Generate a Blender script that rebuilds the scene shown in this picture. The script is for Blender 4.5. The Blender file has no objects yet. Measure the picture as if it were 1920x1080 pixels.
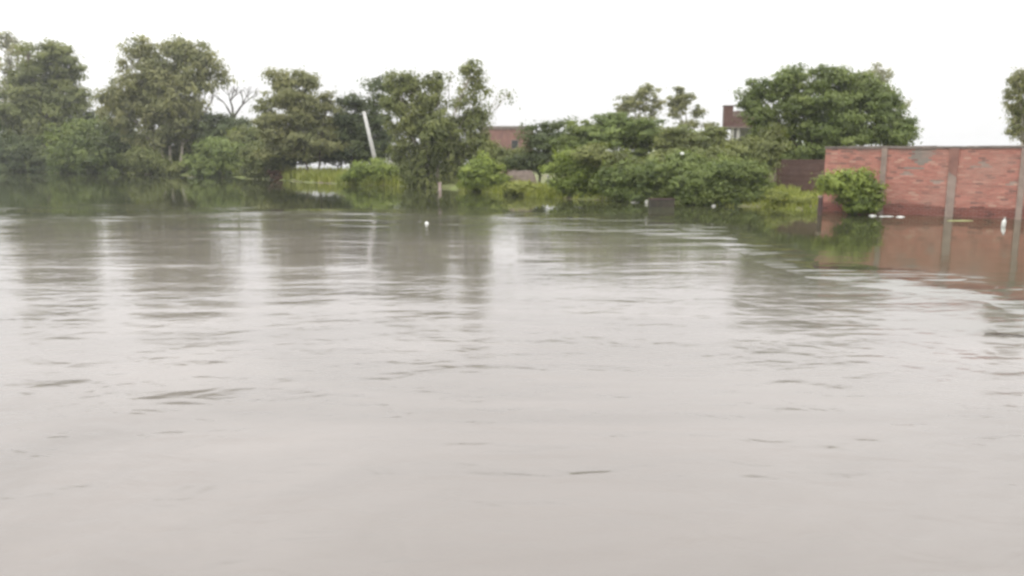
import bpy, bmesh, math, random
import numpy as np
from mathutils import Vector, noise as mnoise

random.seed(7)
RNG = np.random.default_rng(7)
S = bpy.context.scene
C = S.collection

# ------------------------------------------------------------------ camera
FPX = 1500.0                      # focal length in pixels of a 1920 wide frame
CAMZ = 2.4                        # eye height over the flood water
HOR = 285.0                       # picture row of the horizon
TH = math.atan((540 - HOR) / FPX)
cd = bpy.data.cameras.new('camera')
cam = bpy.data.objects.new('camera', cd); C.objects.link(cam)
cam.location = (0, 0, CAMZ)
cam.rotation_euler = (math.pi / 2 - TH, 0, 0)
cd.sensor_width = 36; cd.lens = FPX / 1920 * 36
cd.clip_start = 0.1; cd.clip_end = 6000
S.camera = cam
S.render.resolution_x, S.render.resolution_y = 1024, 576

# ------------------------------------------------------------------ world, sun, exposure
SUN_EL, SUN_AZ = math.radians(52), math.radians(200)      # high behind the viewer's left shoulder, veiled by cloud
w = bpy.data.worlds.new('World'); S.world = w; w.use_nodes = True
nt = w.node_tree; nt.nodes.clear()
out = nt.nodes.new('ShaderNodeOutputWorld'); bg = nt.nodes.new('ShaderNodeBackground')
sky = nt.nodes.new('ShaderNodeTexSky'); sky.sky_type = 'NISHITA'; sky.sun_disc = False
sky.sun_elevation = SUN_EL; sky.sun_rotation = SUN_AZ; sky.dust_density = 4; sky.air_density = 1.5
hs = nt.nodes.new('ShaderNodeHueSaturation'); hs.inputs['Saturation'].default_value = 0.12; hs.inputs['Value'].default_value = 1.0
mx = nt.nodes.new('ShaderNodeMix'); mx.data_type = 'RGBA'; mx.inputs[0].default_value = 0.88
tcw = nt.nodes.new('ShaderNodeTexCoord')
nzw = nt.nodes.new('ShaderNodeTexNoise'); nzw.inputs['Scale'].default_value = 2.2; nzw.inputs['Detail'].default_value = 4
crw = nt.nodes.new('ShaderNodeValToRGB')                  # the overcast deck: two near-white greys
crw.color_ramp.elements[0].position = 0.35; crw.color_ramp.elements[0].color = (0.83, 0.825, 0.82, 1)
crw.color_ramp.elements[1].position = 0.7; crw.color_ramp.elements[1].color = (1.0, 0.99, 0.98, 1)
mul = nt.nodes.new('ShaderNodeVectorMath'); mul.operation = 'SCALE'; mul.inputs['Scale'].default_value = 12.5
L = nt.links.new
L(sky.outputs[0], hs.inputs['Color']); L(tcw.outputs['Generated'], nzw.inputs['Vector'])
L(nzw.outputs['Fac'], crw.inputs[0]); L(crw.outputs[0], mul.inputs[0])
# an overcast sky is about three times as bright overhead as at the horizon
sxw = nt.nodes.new('ShaderNodeSeparateXYZ'); L(tcw.outputs['Generated'], sxw.inputs[0])
mrw = nt.nodes.new('ShaderNodeMapRange'); L(sxw.outputs[2], mrw.inputs[0])
mrw.inputs[1].default_value = 0.0; mrw.inputs[2].default_value = 1.0; mrw.inputs[3].default_value = 10.3; mrw.inputs[4].default_value = 34.0
L(mrw.outputs[0], mul.inputs['Scale'])
L(hs.outputs[0], mx.inputs[6]); L(mul.outputs[0], mx.inputs[7]); L(mx.outputs[2], bg.inputs[0])
bg.inputs[1].default_value = 0.1
L(bg.outputs[0], out.inputs[0])
sl = bpy.data.lights.new('sun', 'SUN'); sl.energy = 0.7; sl.angle = math.radians(25); sl.color = (1, .97, .92)
so = bpy.data.objects.new('sun', sl); C.objects.link(so)
so.rotation_euler = (math.pi / 2 - SUN_EL, 0, math.pi - SUN_AZ + math.pi)
so.location = (0, 0, 60)
sd = Vector((math.sin(SUN_AZ) * math.cos(SUN_EL), math.cos(SUN_AZ) * math.cos(SUN_EL), math.sin(SUN_EL)))
so.rotation_euler = sd.to_track_quat('Z', 'Y').to_euler()
vs = S.view_settings
vs.view_transform = 'Standard'; vs.look = 'None'; vs.gamma = 1; vs.exposure = 0.22; vs.use_curve_mapping = False
S.cycles.filter_width = 2.9; S.cycles.max_bounces = 8; S.cycles.transparent_max_bounces = 8

# ------------------------------------------------------------------ pixel <-> world
cs, sn = math.cos(TH), math.sin(TH)
def ray(px, py):
    x = (px - 960) / FPX; y = (540 - py) / FPX
    return Vector((x, cs + y * sn, -sn + y * cs))
def at(px, py, Y):
    d = ray(px, py); k = Y / d.y
    return Vector((0, 0, CAMZ)) + d * k
def ground(px, py, z=0.0):
    d = ray(px, py); k = (z - CAMZ) / d.z
    return Vector((0, 0, CAMZ)) + d * k
WL = [(-300, 318), (0, 321), (270, 326), (480, 334), (560, 341), (660, 346), (820, 352), (940, 364), (1020, 371), (1200, 379),
      (1440, 390), (1520, 397), (1560, 391), (1660, 394), (1785, 398), (1920, 403), (2200, 412)]
_g = [ground(a, b) for a, b in WL]
BT = [g.x / g.y for g in _g]; BY = [g.y for g in _g]
def bank_t(t): return np.interp(t, BT, BY)
def bank(px):
    x = ground(px, 400); return float(bank_t(x.x / x.y))

# ------------------------------------------------------------------ helpers
def tag(o, label=None, cat=None, group=None, kind=None):
    if label: o['label'] = label
    if cat: o['category'] = cat
    if group: o['group'] = group
    if kind: o['kind'] = kind
    return o
def empty(name, loc, rz=0.0):
    o = bpy.data.objects.new(name, None); C.objects.link(o)
    o.location = loc; o.rotation_euler = (0, 0, rz); o.empty_display_size = 0.3
    return o
def link(name, me, mat, parent=None, loc=(0, 0, 0)):
    o = bpy.data.objects.new(name, me); C.objects.link(o)
    if mat:
        for m in (mat if isinstance(mat, (list, tuple)) else [mat]): me.materials.append(m)
    o.location = loc
    if parent: o.parent = parent
    return o
def np_mesh(name, V, F, smooth=False, tint=None):
    """V (n,3); F (m,k) all faces with k corners"""
    me = bpy.data.meshes.new(name)
    V = np.asarray(V, np.float32); F = np.asarray(F, np.int32)
    n, (m, k) = len(V), F.shape
    me.vertices.add(n); me.vertices.foreach_set('co', V.ravel())
    me.loops.add(m * k); me.loops.foreach_set('vertex_index', F.ravel())
    me.polygons.add(m)
    me.polygons.foreach_set('loop_start', np.arange(m, dtype=np.int32) * k)
    me.polygons.foreach_set('loop_total', np.full(m, k, np.int32))
    me.polygons.foreach_set('use_smooth', np.full(m, smooth, bool))
    me.update(calc_edges=True)
    if tint is not None:
        a = me.attributes.new('tint', 'FLOAT', 'FACE'); a.data.foreach_set('value', np.asarray(tint, np.float32))
    return me
class MB:
    def __init__(s): s.V = []; s.F = []; s.T = []; s.M = []
    def add(s, vs, fs, t=0.5, m=0):
        b = len(s.V); s.V += [tuple(v) for v in vs]
        for f in fs: s.F.append(tuple(b + i for i in f)); s.T.append(t); s.M.append(m)
    def box(s, x0, y0, z0, x1, y1, z1, t=0.5, m=0, j=0.0):
        r = lambda: random.uniform(-j, j)
        v = [(x + r(), y + r(), z + r()) for x in (x0, x1) for y in (y0, y1) for z in (z0, z1)]
        s.add(v, [(0, 1, 3, 2), (4, 6, 7, 5), (0, 4, 5, 1), (2, 3, 7, 6), (0, 2, 6, 4), (1, 5, 7, 3)], t, m)
    def tube(s, pts, rad, n=8, t=0.5, cap=True):
        b = len(s.V); pts = [Vector(p) for p in pts]
        up = Vector((0.3, 1, 0.1)).normalized()
        for i, p in enumerate(pts):
            d = (pts[min(i + 1, len(pts) - 1)] - pts[max(i - 1, 0)]).normalized()
            a = d.cross(up)
            if a.length < 1e-3: a = d.cross(Vector((1, 0, 0)))
            a.normalize(); c = d.cross(a)
            for k in range(n):
                q = 2 * math.pi * k / n
                s.V.append(tuple(p + (a * math.cos(q) + c * math.sin(q)) * rad[i]))
        for i in range(len(pts) - 1):
            for k in range(n):
                k2 = (k + 1) % n
                s.F.append((b + i * n + k, b + i * n + k2, b + (i + 1) * n + k2, b + (i + 1) * n + k)); s.T.append(t); s.M.append(0)
        if cap:
            e = b + (len(pts) - 1) * n
            s.F.append(tuple(e + k for k in range(n))); s.T.append(t); s.M.append(0)
            s.F.append(tuple(b + k for k in reversed(range(n)))); s.T.append(t); s.M.append(0)
    def lathe(s, prof, n=16, c=(0, 0, 0), t=0.5):
        s.tube([(c[0], c[1], c[2] + z) for r, z in prof], [r for r, z in prof], n, t)
    def build(s, name, mat, parent=None, loc=(0, 0, 0), smooth=False):
        me = bpy.data.meshes.new(name); me.from_pydata(s.V, [], s.F)
        a = me.attributes.new('tint', 'FLOAT', 'FACE'); a.data.foreach_set('value', np.asarray(s.T, np.float32))
        o = link(name, me, mat, parent, loc)
        me.polygons.foreach_set('material_index', s.M)
        if smooth: me.polygons.foreach_set('use_smooth', [True] * len(me.polygons))
        me.update()
        return o

# ------------------------------------------------------------------ materials
def new_mat(name):
    m = bpy.data.materials.new(name); m.use_nodes = True
    t = m.node_tree; p = t.nodes['Principled BSDF']
    return m, t, p
def ramp(t, fac, stops):
    r = t.nodes.new('ShaderNodeValToRGB'); e = r.color_ramp.elements
    while len(e) < len(stops): e.new(0.5)
    for x, (pos, col) in zip(e, stops): x.position = pos; x.color = (*col, 1)
    t.links.new(fac, r.inputs[0]); return r.outputs[0]
def noise_tex(t, scale, detail=4, vec=None, rough=0.55, dist=0.0):
    n = t.nodes.new('ShaderNodeTexNoise'); n.inputs['Scale'].default_value = scale; n.inputs['Detail'].default_value = detail
    n.inputs['Roughness'].default_value = rough; n.inputs['Distortion'].default_value = dist
    if vec is not None: t.links.new(vec, n.inputs['Vector'])
    return n.outputs['Fac']
def objco(t, scale=None):
    c = t.nodes.new('ShaderNodeTexCoord').outputs['Object']
    if scale is None: return c
    mp = t.nodes.new('ShaderNodeMapping'); mp.inputs['Scale'].default_value = scale
    t.links.new(c, mp.inputs['Vector']); return mp.outputs[0]
def math_(t, op, a, b=None, c=None, clamp=False):
    n = t.nodes.new('ShaderNodeMath'); n.operation = op; n.use_clamp = clamp
    for i, v in enumerate((a, b, c)):
        if v is None: continue
        if isinstance(v, (int, float)): n.inputs[i].default_value = v
        else: t.links.new(v, n.inputs[i])
    return n.outputs[0]
def mixc(t, f, a, b, mode='MIX'):
    n = t.nodes.new('ShaderNodeMix'); n.data_type = 'RGBA'; n.blend_type = mode
    for i, v in ((0, f), (6, a), (7, b)):
        if isinstance(v, (int, float)): n.inputs[i].default_value = v
        elif isinstance(v, tuple): n.inputs[i].default_value = (*v, 1)
        else: t.links.new(v, n.inputs[i])
    return n.outputs[2]
def attr(t, name='tint'):
    a = t.nodes.new('ShaderNodeAttribute'); a.attribute_name = name; return a.outputs['Fac']
def bump(t, p, h, strength=0.5, dist=0.02):
    b = t.nodes.new('ShaderNodeBump'); b.inputs['Strength'].default_value = strength; b.inputs['Distance'].default_value = dist
    t.links.new(h, b.inputs['Height']); t.links.new(b.outputs[0], p.inputs['Normal']); return b

def leaf_mat(name, dark, mid, light, trans=0.35):
    m, t, p = new_mat(name)
    col = ramp(t, attr(t), [(0.0, dark), (0.5, mid), (1.0, light)])
    big = noise_tex(t, 0.35, 3, objco(t))
    col = mixc(t, math_(t, 'MULTIPLY_ADD', big, 1.4, -0.45, True), col, mixc(t, 1.0, col, (1.14, 1.0, 0.80), 'MULTIPLY'))
    t.links.new(col, p.inputs['Base Color']); p.inputs['Roughness'].default_value = 0.55
    p.inputs['Specular IOR Level'].default_value = 0.35
    tr = t.nodes.new('ShaderNodeBsdfTranslucent'); t.links.new(mixc(t, 1.0, col, (1.25, 1.3, 0.7), 'MULTIPLY'), tr.inputs[0])
    ms = t.nodes.new('ShaderNodeMixShader'); ms.inputs[0].default_value = trans
    t.links.new(p.outputs[0], ms.inputs[1]); t.links.new(tr.outputs[0], ms.inputs[2])
    t.links.new(ms.outputs[0], t.nodes['Material Output'].inputs['Surface'])
    return m
LM = {
 'euc':    leaf_mat('leaf_grey_olive', (0.099, 0.113, 0.045), (0.184, 0.196, 0.083), (0.309, 0.313, 0.151)),
 'olive':  leaf_mat('leaf_olive',      (0.070, 0.086, 0.028), (0.147, 0.171, 0.057), (0.253, 0.279, 0.105)),
 'mid':    leaf_mat('leaf_mid_green',  (0.062, 0.091, 0.024), (0.137, 0.180, 0.050), (0.239, 0.293, 0.095)),
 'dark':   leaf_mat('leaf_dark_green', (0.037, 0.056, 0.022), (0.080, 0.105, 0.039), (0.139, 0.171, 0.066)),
 'bright': leaf_mat('leaf_bright',     (0.080, 0.113, 0.021), (0.169, 0.223, 0.043), (0.288, 0.351, 0.082)),
 'lime':   leaf_mat('leaf_lime',       (0.099, 0.119, 0.022), (0.194, 0.223, 0.048), (0.318, 0.336, 0.086)),
 'grey':   leaf_mat('leaf_pale_grey',  (0.134, 0.141, 0.093), (0.248, 0.256, 0.168), (0.368, 0.376, 0.258)),
 'red':    leaf_mat('leaf_dry_red',    (0.049, 0.026, 0.016), (0.094, 0.052, 0.031), (0.149, 0.091, 0.056)),
}
def bark(name, a, b):
    m, t, p = new_mat(name)
    n = noise_tex(t, 3.0, 6, objco(t, (1.5, 1.5, 0.5)))
    t.links.new(ramp(t, n, [(0.3, a), (0.7, b)]), p.inputs['Base Color']); p.inputs['Roughness'].default_value = 0.9
    bump(t, p, noise_tex(t, 9.0, 5, objco(t, (2, 2, .4))), 0.6, 0.03); return m
BK_P = bark('bark_pale', (.22, .19, .155), (.42, .38, .32))
BK_D = bark('bark_dark', (.045, .036, .028), (.12, .095, .075))
BK_M = bark('bark_brown', (.10, .080, .060), (.22, .18, .14))

def brick_mat():
    m, t, p = new_mat('brick_red')
    a = attr(t); co = objco(t)
    col = ramp(t, a, [(0.0, (.25, .22, .19)), (0.045, (.25, .22, .19)), (0.05, (.22, .125, .105)), (0.35, (.40, .175, .135)), (0.7, (.46, .21, .165)), (1.0, (.50, .31, .24))])
    big = noise_tex(t, 0.8, 5, co, 0.6, 0.6)
    col = mixc(t, math_(t, 'MULTIPLY_ADD', big, 3.0, -1.45, True), col, (.42, .245, .195))
    sm = noise_tex(t, 5.0, 5, objco(t, (.5, 1, 2.2)), 0.7)
    col = mixc(t, math_(t, 'MULTIPLY_ADD', sm, 2.4, -1.0, True), col, mixc(t, 1.0, col, (.74, .72, .72), 'MULTIPLY'))
    # soaked band above the water with a wavering edge
    z = t.nodes.new('ShaderNodeSeparateXYZ'); t.links.new(co, z.inputs[0])
    edge = math_(t, 'MULTIPLY_ADD', noise_tex(t, 0.5, 4, objco(t, (1, 1, .1))), 0.5, 0.20)
    damp = math_(t, 'MULTIPLY', math_(t, 'SUBTRACT', edge, z.outputs[2]), 9.0, None, True)
    col = mixc(t, damp, col, mixc(t, 1.0, col, (.50, .40, .40), 'MULTIPLY'))
    # mossy grey stain hanging down from the top
    top = math_(t, 'MULTIPLY', math_(t, 'SUBTRACT', z.outputs[2], math_(t, 'MULTIPLY_ADD', noise_tex(t, 1.1, 4, objco(t, (1, 1, .15))), -0.9, 2.85)), 5.0, None, True)
    col = mixc(t, math_(t, 'MULTIPLY', top, 0.55), col, (.16, .13, .11))
    t.links.new(col, p.inputs['Base Color']); p.inputs['Roughness'].default_value = 0.92
    bump(t, p, noise_tex(t, 30, 4, co), 0.5, 0.01); return m
M_BRICK = brick_mat()
def plain(name, a, b, rough=0.85, scale=3.0, bs=0.4, **k):
    m, t, p = new_mat(name)
    n = noise_tex(t, scale, 6, objco(t), 0.62)
    t.links.new(ramp(t, n, [(0.3, a), (0.7, b)]), p.inputs['Base Color']); p.inputs['Roughness'].default_value = rough
    bump(t, p, noise_tex(t, scale * 6, 4, objco(t)), bs, 0.02); return m
M_CONC = plain('concrete_grey', (.20, .155, .13), (.32, .245, .205))
M_POLE = plain('concrete_pole', (.36, .35, .33), (.52, .51, .49))
M_STAIN = plain('brick_brown_stained', (.17, .085, .068), (.27, .14, .11))
M_MORTAR = plain('mortar_grey', (.25, .19, .16), (.36, .28, .235))
M_COPING = plain('coping_dark', (.10, .082, .072), (.24, .20, .17))
M_WHITE = plain('whitewash', (.36, .35, .32), (.52, .51, .48))
M_PINKGREY = plain('old_plaster', (.16, .12, .10), (.32, .255, .23))
M_DKWOOD = plain('dark_wood', (.020, .018, .012), (.060, .050, .034))
M_BROWN = plain('brown_wood', (.05, .028, .028), (.10, .06, .055))
M_PLASTIC = plain('white_plastic', (.58, .58, .55), (.74, .74, .71), 0.4, 6, .2)
M_DIRTYFOAM = plain('grey_foam', (.30, .29, .26), (.46, .45, .41), 0.6, 6, .3)
M_METAL = plain('dark_metal', (.02, .02, .02), (.05, .05, .05), 0.5)
M_GLASS = plain('dark_glass', (.02, .022, .024), (.03, .032, .035), 0.15)
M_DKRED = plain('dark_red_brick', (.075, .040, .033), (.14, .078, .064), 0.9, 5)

def ground_mat():
    m, t, p = new_mat('muddy_ground')
    n = noise_tex(t, 0.5, 6, objco(t))
    col = ramp(t, n, [(0.35, (.12, .095, .06)), (0.5, (.13, .14, .05)), (0.65, (.16, .20, .06))])
    t.links.new(col, p.inputs['Base Color']); p.inputs['Roughness'].default_value = 0.95
    bump(t, p, noise_tex(t, 4, 5, objco(t)), 0.7, 0.1); return m

WATER_Z_AMP = 1.0
def water_mat():
    m, t, p = new_mat('flood_water')
    chop = attr(t, 'chop')                 # >0 in the current, <0 in the backwater along the bank
    co = objco(t)
    wob = math_(t, 'MULTIPLY_ADD', noise_tex(t, 0.22, 4, objco(t, (.35, 1, 1)), 0.6), 0.9, -0.45)
    cur = math_(t, 'MULTIPLY', math_(t, 'ADD', chop, wob), 7.0, None, True)
    gust = math_(t, 'MULTIPLY_ADD', noise_tex(t, 0.30, 3, objco(t, (.22, 1, 1)), 0.5, 0.8), 4.0, -1.6, True)
    near = math_(t, 'POWER', attr(t, 'near'), 1.8)
    # heights in metres
    swell = noise_tex(t, 0.55, 2, objco(t, (.22, 1, 1)), 0.4, 0.5)
    rip = noise_tex(t, 2.0, 3, objco(t, (.26, 1, 1)), 0.55, 0.6)
    fine = noise_tex(t, 7.0, 3, objco(t, (.35, 1, 1)), 0.5, 0.9)
    rot = t.nodes.new('ShaderNodeMapping'); rot.inputs['Rotation'].default_value = (0, 0, math.radians(22)); rot.inputs['Scale'].default_value = (.55, 1, 1)
    t.links.new(co, rot.inputs['Vector'])
    diag = noise_tex(t, 2.8, 2, rot.outputs[0], 0.45, 0.8)
    dmask = math_(t, 'MULTIPLY_ADD', noise_tex(t, 0.45, 3, objco(t, (.5, 1, 1)), 0.5, 1.0), 5.0, -1.9, True)
    amp = math_(t, 'MULTIPLY_ADD', math_(t, 'MULTIPLY', cur, math_(t, 'MULTIPLY_ADD', gust, .8, .2)), 1.0, 0.02)
    h = math_(t, 'MULTIPLY', swell, 0.028)
    h = math_(t, 'MULTIPLY', h, math_(t, 'MULTIPLY_ADD', cur, 0.80, 0.03))
    h = math_(t, 'ADD', h, math_(t, 'MULTIPLY', math_(t, 'MULTIPLY', rip, 0.017), amp))
    h = math_(t, 'ADD', h, math_(t, 'MULTIPLY', math_(t, 'MULTIPLY', fine, 0.0045), amp))
    broad = noise_tex(t, 0.42, 3, objco(t, (.6, 1, 1)), 0.5, 1.4)
    h = math_(t, 'ADD', h, math_(t, 'MULTIPLY', math_(t, 'MULTIPLY', broad, 0.12), near))
    h = math_(t, 'ADD', h, math_(t, 'MULTIPLY', math_(t, 'MULTIPLY', diag, 0.036), math_(t, 'MULTIPLY', near, math_(t, 'MULTIPLY_ADD', dmask, .5, .6))))
    seam = math_(t, 'SUBTRACT', 1.0, math_(t, 'MULTIPLY', math_(t, 'ABSOLUTE', math_(t, 'SUBTRACT', math_(t, 'ADD', chop, wob), 0.10)), 6.0), None, True)
    h = math_(t, 'ADD', h, math_(t, 'MULTIPLY', math_(t, 'MULTIPLY', noise_tex(t, 1.3, 2, objco(t, (.10, 1, 1)), 0.5, 0.4), 0.075), seam))
    b = t.nodes.new('ShaderNodeBump'); b.inputs['Strength'].default_value = 1.0; b.inputs['Distance'].default_value = 1.0
    t.links.new(h, b.inputs['Height']); t.links.new(b.outputs[0], p.inputs['Normal'])
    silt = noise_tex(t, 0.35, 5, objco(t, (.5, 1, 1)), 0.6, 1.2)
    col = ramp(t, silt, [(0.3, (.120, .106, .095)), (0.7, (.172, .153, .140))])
    col = mixc(t, math_(t, 'MULTIPLY_ADD', math_(t, 'ADD', chop, wob), 1.15, 0.22, True), (.042, .046, .022), col)  # calmer water is olive; its dark tone also paints in the trees' reflection
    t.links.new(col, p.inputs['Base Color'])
    t.links.new(math_(t, 'MULTIPLY_ADD', math_(t, 'POWER', attr(t, 'near'), 1.3), 0.15, 0.045), p.inputs['Roughness']); p.inputs['IOR'].default_value = 1.58
    return m

# ------------------------------------------------------------------ ground and water
def axis(lim_lo, lim_hi, fine, n):
    u = np.linspace(-1, 1, n)
    s = np.sinh(u * 5.2) / np.sinh(5.2)
    return np.where(s < 0, s * lim_lo, s * lim_hi) + fine
def sheet(name, xs, ys, zf, mat, kind):
    X, Y = np.meshgrid(xs, ys); Z = zf(X, Y)
    V = np.stack([X, Y, Z], -1).reshape(-1, 3)
    nx, ny = len(xs), len(ys)
    i = np.arange(ny - 1)[:, None] * nx + np.arange(nx - 1)[None]
    F = np.stack([i, i + 1, i + nx + 1, i + nx], -1).reshape(-1, 4)
    me = np_mesh(name, V, F, True); o = link(name, me, mat); tag(o, kind=kind); return o, X, Y
def fbm(X, Y, s, seed=0):
    r = np.random.default_rng(seed); out = np.zeros_like(X)
    for k in range(5):
        a = r.uniform(0, 6.28, 3); f = s * 1.9 ** k
        out += np.sin(X * f * math.cos(a[0]) + Y * f * math.sin(a[0]) + a[1]) * np.sin(-X * f * .7 * math.sin(a[2]) + Y * f * math.cos(a[2]) + a[0]) / 1.6 ** k
    return out
def land(X, Y):
    Yp = np.maximum(Y, 0.5); t = X / Yp
    b = np.where(Y > 0.5, bank_t(np.clip(t, BT[0], BT[-1])), 400)
    s = Y - b
    ragged = fbm(X, Y, 0.5, 3) * 0.5
    s2 = s + ragged
    z = np.interp(s2, [-8, -1.5, 0, 1.2, 4, 3000], [-1.6, -.45, -.02, .16, .28, .32])
    left = np.clip((0.0 - t + 0.02) / 0.06, 0, 1) * (Y > 1)          # left of the big tree the bank is only a strip
    dip = left * np.clip((s - 16) / 8, 0, 1)
    z = z * (1 - dip) + (-.6) * dip
    back = np.clip((-Y - 2.0) / 3, 0, 1) * (Y < 0)
    z = np.where(Y < 0.5, -1.6 + 2.3 * back, z)
    z = np.where((Y >= 0.5) & (Y < 6), np.minimum(z, -1.0), z)
    return z + fbm(X, Y, 1.1, 5) * 0.03
xs = np.unique(np.concatenate([axis(1600, 1600, 0, 60), np.arange(-80, 40, 0.8)]))
ys = np.unique(np.concatenate([axis(120, 1800, 0, 50), np.arange(14, 135, 0.7)]))
sheet('ground', xs, ys, land, ground_mat(), 'structure')

CL = [(-900, 398), (0, 398), (500, 392), (900, 400), (1200, 412), (1340, 428), (1430, 455), (1520, 485), (1650, 500), (1800, 520), (1920, 545), (2500, 600)]
_c = [ground(a, b) for a, b in CL]; CT = [c.x / c.y for c in _c]; CY = [c.y for c in _c]
def wz(X, Y): return np.zeros_like(X)
xs = np.unique(np.concatenate([axis(1600, 1600, 0, 60), np.arange(-40, 25, 0.35)]))
ys = np.unique(np.concatenate([axis(40, 1800, 0, 60), np.arange(1, 45, 0.3)]))
wo, X, Y = sheet('water', xs, ys, wz, None, 'structure')
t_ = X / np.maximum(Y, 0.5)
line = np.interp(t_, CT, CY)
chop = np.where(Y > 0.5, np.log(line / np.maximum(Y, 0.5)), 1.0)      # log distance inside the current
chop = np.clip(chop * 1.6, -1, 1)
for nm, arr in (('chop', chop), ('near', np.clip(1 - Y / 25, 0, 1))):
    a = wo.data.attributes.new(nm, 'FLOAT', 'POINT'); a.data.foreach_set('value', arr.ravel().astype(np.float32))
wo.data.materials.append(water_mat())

# ------------------------------------------------------------------ vegetation
def leaves(blobs, Y, org, cover=5.0, leaf=3.0, aspect=0.5, clump=11.0, hang=0.0, rng=RNG, flat=0.65, depth=0.8):
    """many leaf-sized faces in clumps spread through ellipsoids; blobs are (px,py,rx,ry[,density[,tint]])"""
    k = Y / FPX
    P = []; Nn = []; T = []; SZ = []
    for bl in blobs:
        px, py, rx, ry = bl[:4]; rx *= 1.08; ry *= 1.08; den = bl[4] if len(bl) > 4 else 1.0; tb = bl[5] if len(bl) > 5 else 0.0
        c = np.array(at(px, py, Y + rng.uniform(-.3, .3) * rx * k)) - np.array(org)
        R = np.array([rx * k, min(rx, 90) * k * depth, ry * k])
        area = math.pi * rx * ry
        nc = max(4, int(area / (clump ** 2 * 3.1) * 3.0))
        nl = max(12, int(area * cover * 1.55 * den ** 1.3 / (2 * leaf * leaf * aspect) / nc))
        d = rng.normal(size=(nc, 3)); d /= np.linalg.norm(d, axis=1)[:, None]
        r = rng.uniform(0, 1, nc) ** 0.5
        r *= rng.uniform(.82, 1.10, nc)
        cc = c + d * r[:, None] * R
        cr = clump * k * rng.uniform(.6, 1.35, nc)
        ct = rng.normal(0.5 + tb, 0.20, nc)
        q = rng.normal(size=(nc, nl, 3)) * 0.62
        pos = cc[:, None] + q * cr[:, None, None] * np.array([1.15, 1.0, flat])
        if hang: pos[..., 2] -= hang * cr[:, None] * rng.exponential(1, (nc, nl)) * 0.9
        n = q * 1.0 + rng.normal(size=(nc, nl, 3)) * 0.38 + np.array([0, 0, .6]) + (d * 0.5)[:, None]
        t = ct[:, None] + rng.normal(0, .05, (nc, nl))
        P.append(pos.reshape(-1, 3)); Nn.append(n.reshape(-1, 3)); T.append(t.ravel())
        SZ.append((leaf * k * rng.uniform(.6, 1.4, (nc, nl))).ravel())
    P = np.concatenate(P); N = np.concatenate(Nn); T = np.clip(np.concatenate(T), 0, 1); SZ = np.concatenate(SZ)
    keep = P[:, 2] > 0.02 - org[2]
    P, N, T, SZ = P[keep], N[keep], T[keep], SZ[keep]
    N /= np.linalg.norm(N, axis=1)[:, None] + 1e-9
    R = rng.normal(size=N.shape)
    if hang: R = R * 0.5 + np.array([0, 0, -1.0])
    U = R - N * np.sum(R * N, 1)[:, None]; U /= np.linalg.norm(U, axis=1)[:, None] + 1e-9
    W = np.cross(N, U)
    a = U * SZ[:, None]; b = W * (SZ * aspect)[:, None]
    V = np.stack([P + a, P + b - N * (SZ * .12)[:, None], P - a, P - b - N * (SZ * .12)[:, None]], 1).reshape(-1, 3)
    F = np.arange(len(V)).reshape(-1, 4)
    return V, F, T

def limb(mb, a, b, r0, r1, n=6, wob=0.08, seg=5, sag=0.0):
    a = Vector(a); b = Vector(b); ln = (b - a).length
    pts = []; rs = []
    o1 = Vector((random.uniform(-1, 1), random.uniform(-1, 1), random.uniform(-.3, .6))) * ln * wob
    for i in range(seg + 1):
        u = i / seg
        p = a.lerp(b, u) + o1 * math.sin(u * math.pi) + Vector((random.gauss(0, 1), random.gauss(0, 1), 0)) * ln * wob * .15 * (0 < i < seg)
        p.z += sag * math.sin(u * math.pi) * ln
        pts.append(p); rs.append(r0 + (r1 - r0) * u)
    mb.tube(pts, rs, n); return pts

def tree(name, label, cat, base, Y, blobs, leaf_m, bark_m, fork=0.35, r=3.0, group=None, stems=None, twigs=3, **kw):
    """base (px) at depth Y; trunk and limbs run to every clump ellipsoid"""
    k = Y / FPX
    zb = float(land(np.array([[at(base, 300, Y).x]]), np.array([[Y]]))[0, 0]) - 0.15
    o = at(base, 300, Y); org = Vector((o.x, Y, zb))
    root = empty(name, org); tag(root, label, cat, group)
    mb = MB()
    cen = [at(b[0], b[1], Y + random.uniform(-.3, .3) * b[2] * k * .8) - org for b in blobs]
    topz = max(c.z for c in cen)
    starts = stems or [base]
    for si, sx in enumerate(starts):
        so_ = at(sx, 300, Y + random.uniform(-.6, .6)); s0 = Vector((so_.x - org.x, so_.y - Y, -0.3))
        mine = [i for i, b in enumerate(blobs) if min(range(len(starts)), key=lambda q: abs(starts[q] - b[0]) + q * .01) == si]
        tc = sum((cen[i] for i in mine), Vector()) / max(1, len(mine)) if mine else Vector((s0.x * 1.3, 0, topz * .6))
        fk = s0.lerp(Vector((tc.x, tc.y, max(tc.z, .6))), fork); fk.z = max(topz * fork, 0.3)
        if mine: fk.z = min(fk.z, max(min(cen[i].z for i in mine) * .9, 0.3))
        pts = limb(mb, s0, fk, r * k * 1.15, r * k * .8, 9, .04)
        for i in mine:
            b = blobs[i]
            th = .3 if b[2] < 11 else 1; l = limb(mb, fk, cen[i], r * k * .62 * th, r * k * .22 * th, 6, .08)
            for q in range(twigs):
                d = Vector((random.gauss(0, 1), random.gauss(0, .8), random.gauss(.3, .7))).normalized()
                e = cen[i] + Vector((d.x * b[2], d.y * b[2] * .6, d.z * b[3])) * k * .85
                limb(mb, l[random.choice((3, 4, 5))], e, r * k * .2, r * k * .07, 5, .1, 4)
    mb.build('trunk' if not name.endswith('bush') else 'stem', bark_m, root, smooth=True)
    V, F, T = leaves(blobs, Y, org, **kw)
    me = np_mesh('crown', V, F, False, T)
    link('crown' if not name.endswith('bush') else 'foliage', me, leaf_m, root)
    return root

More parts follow.
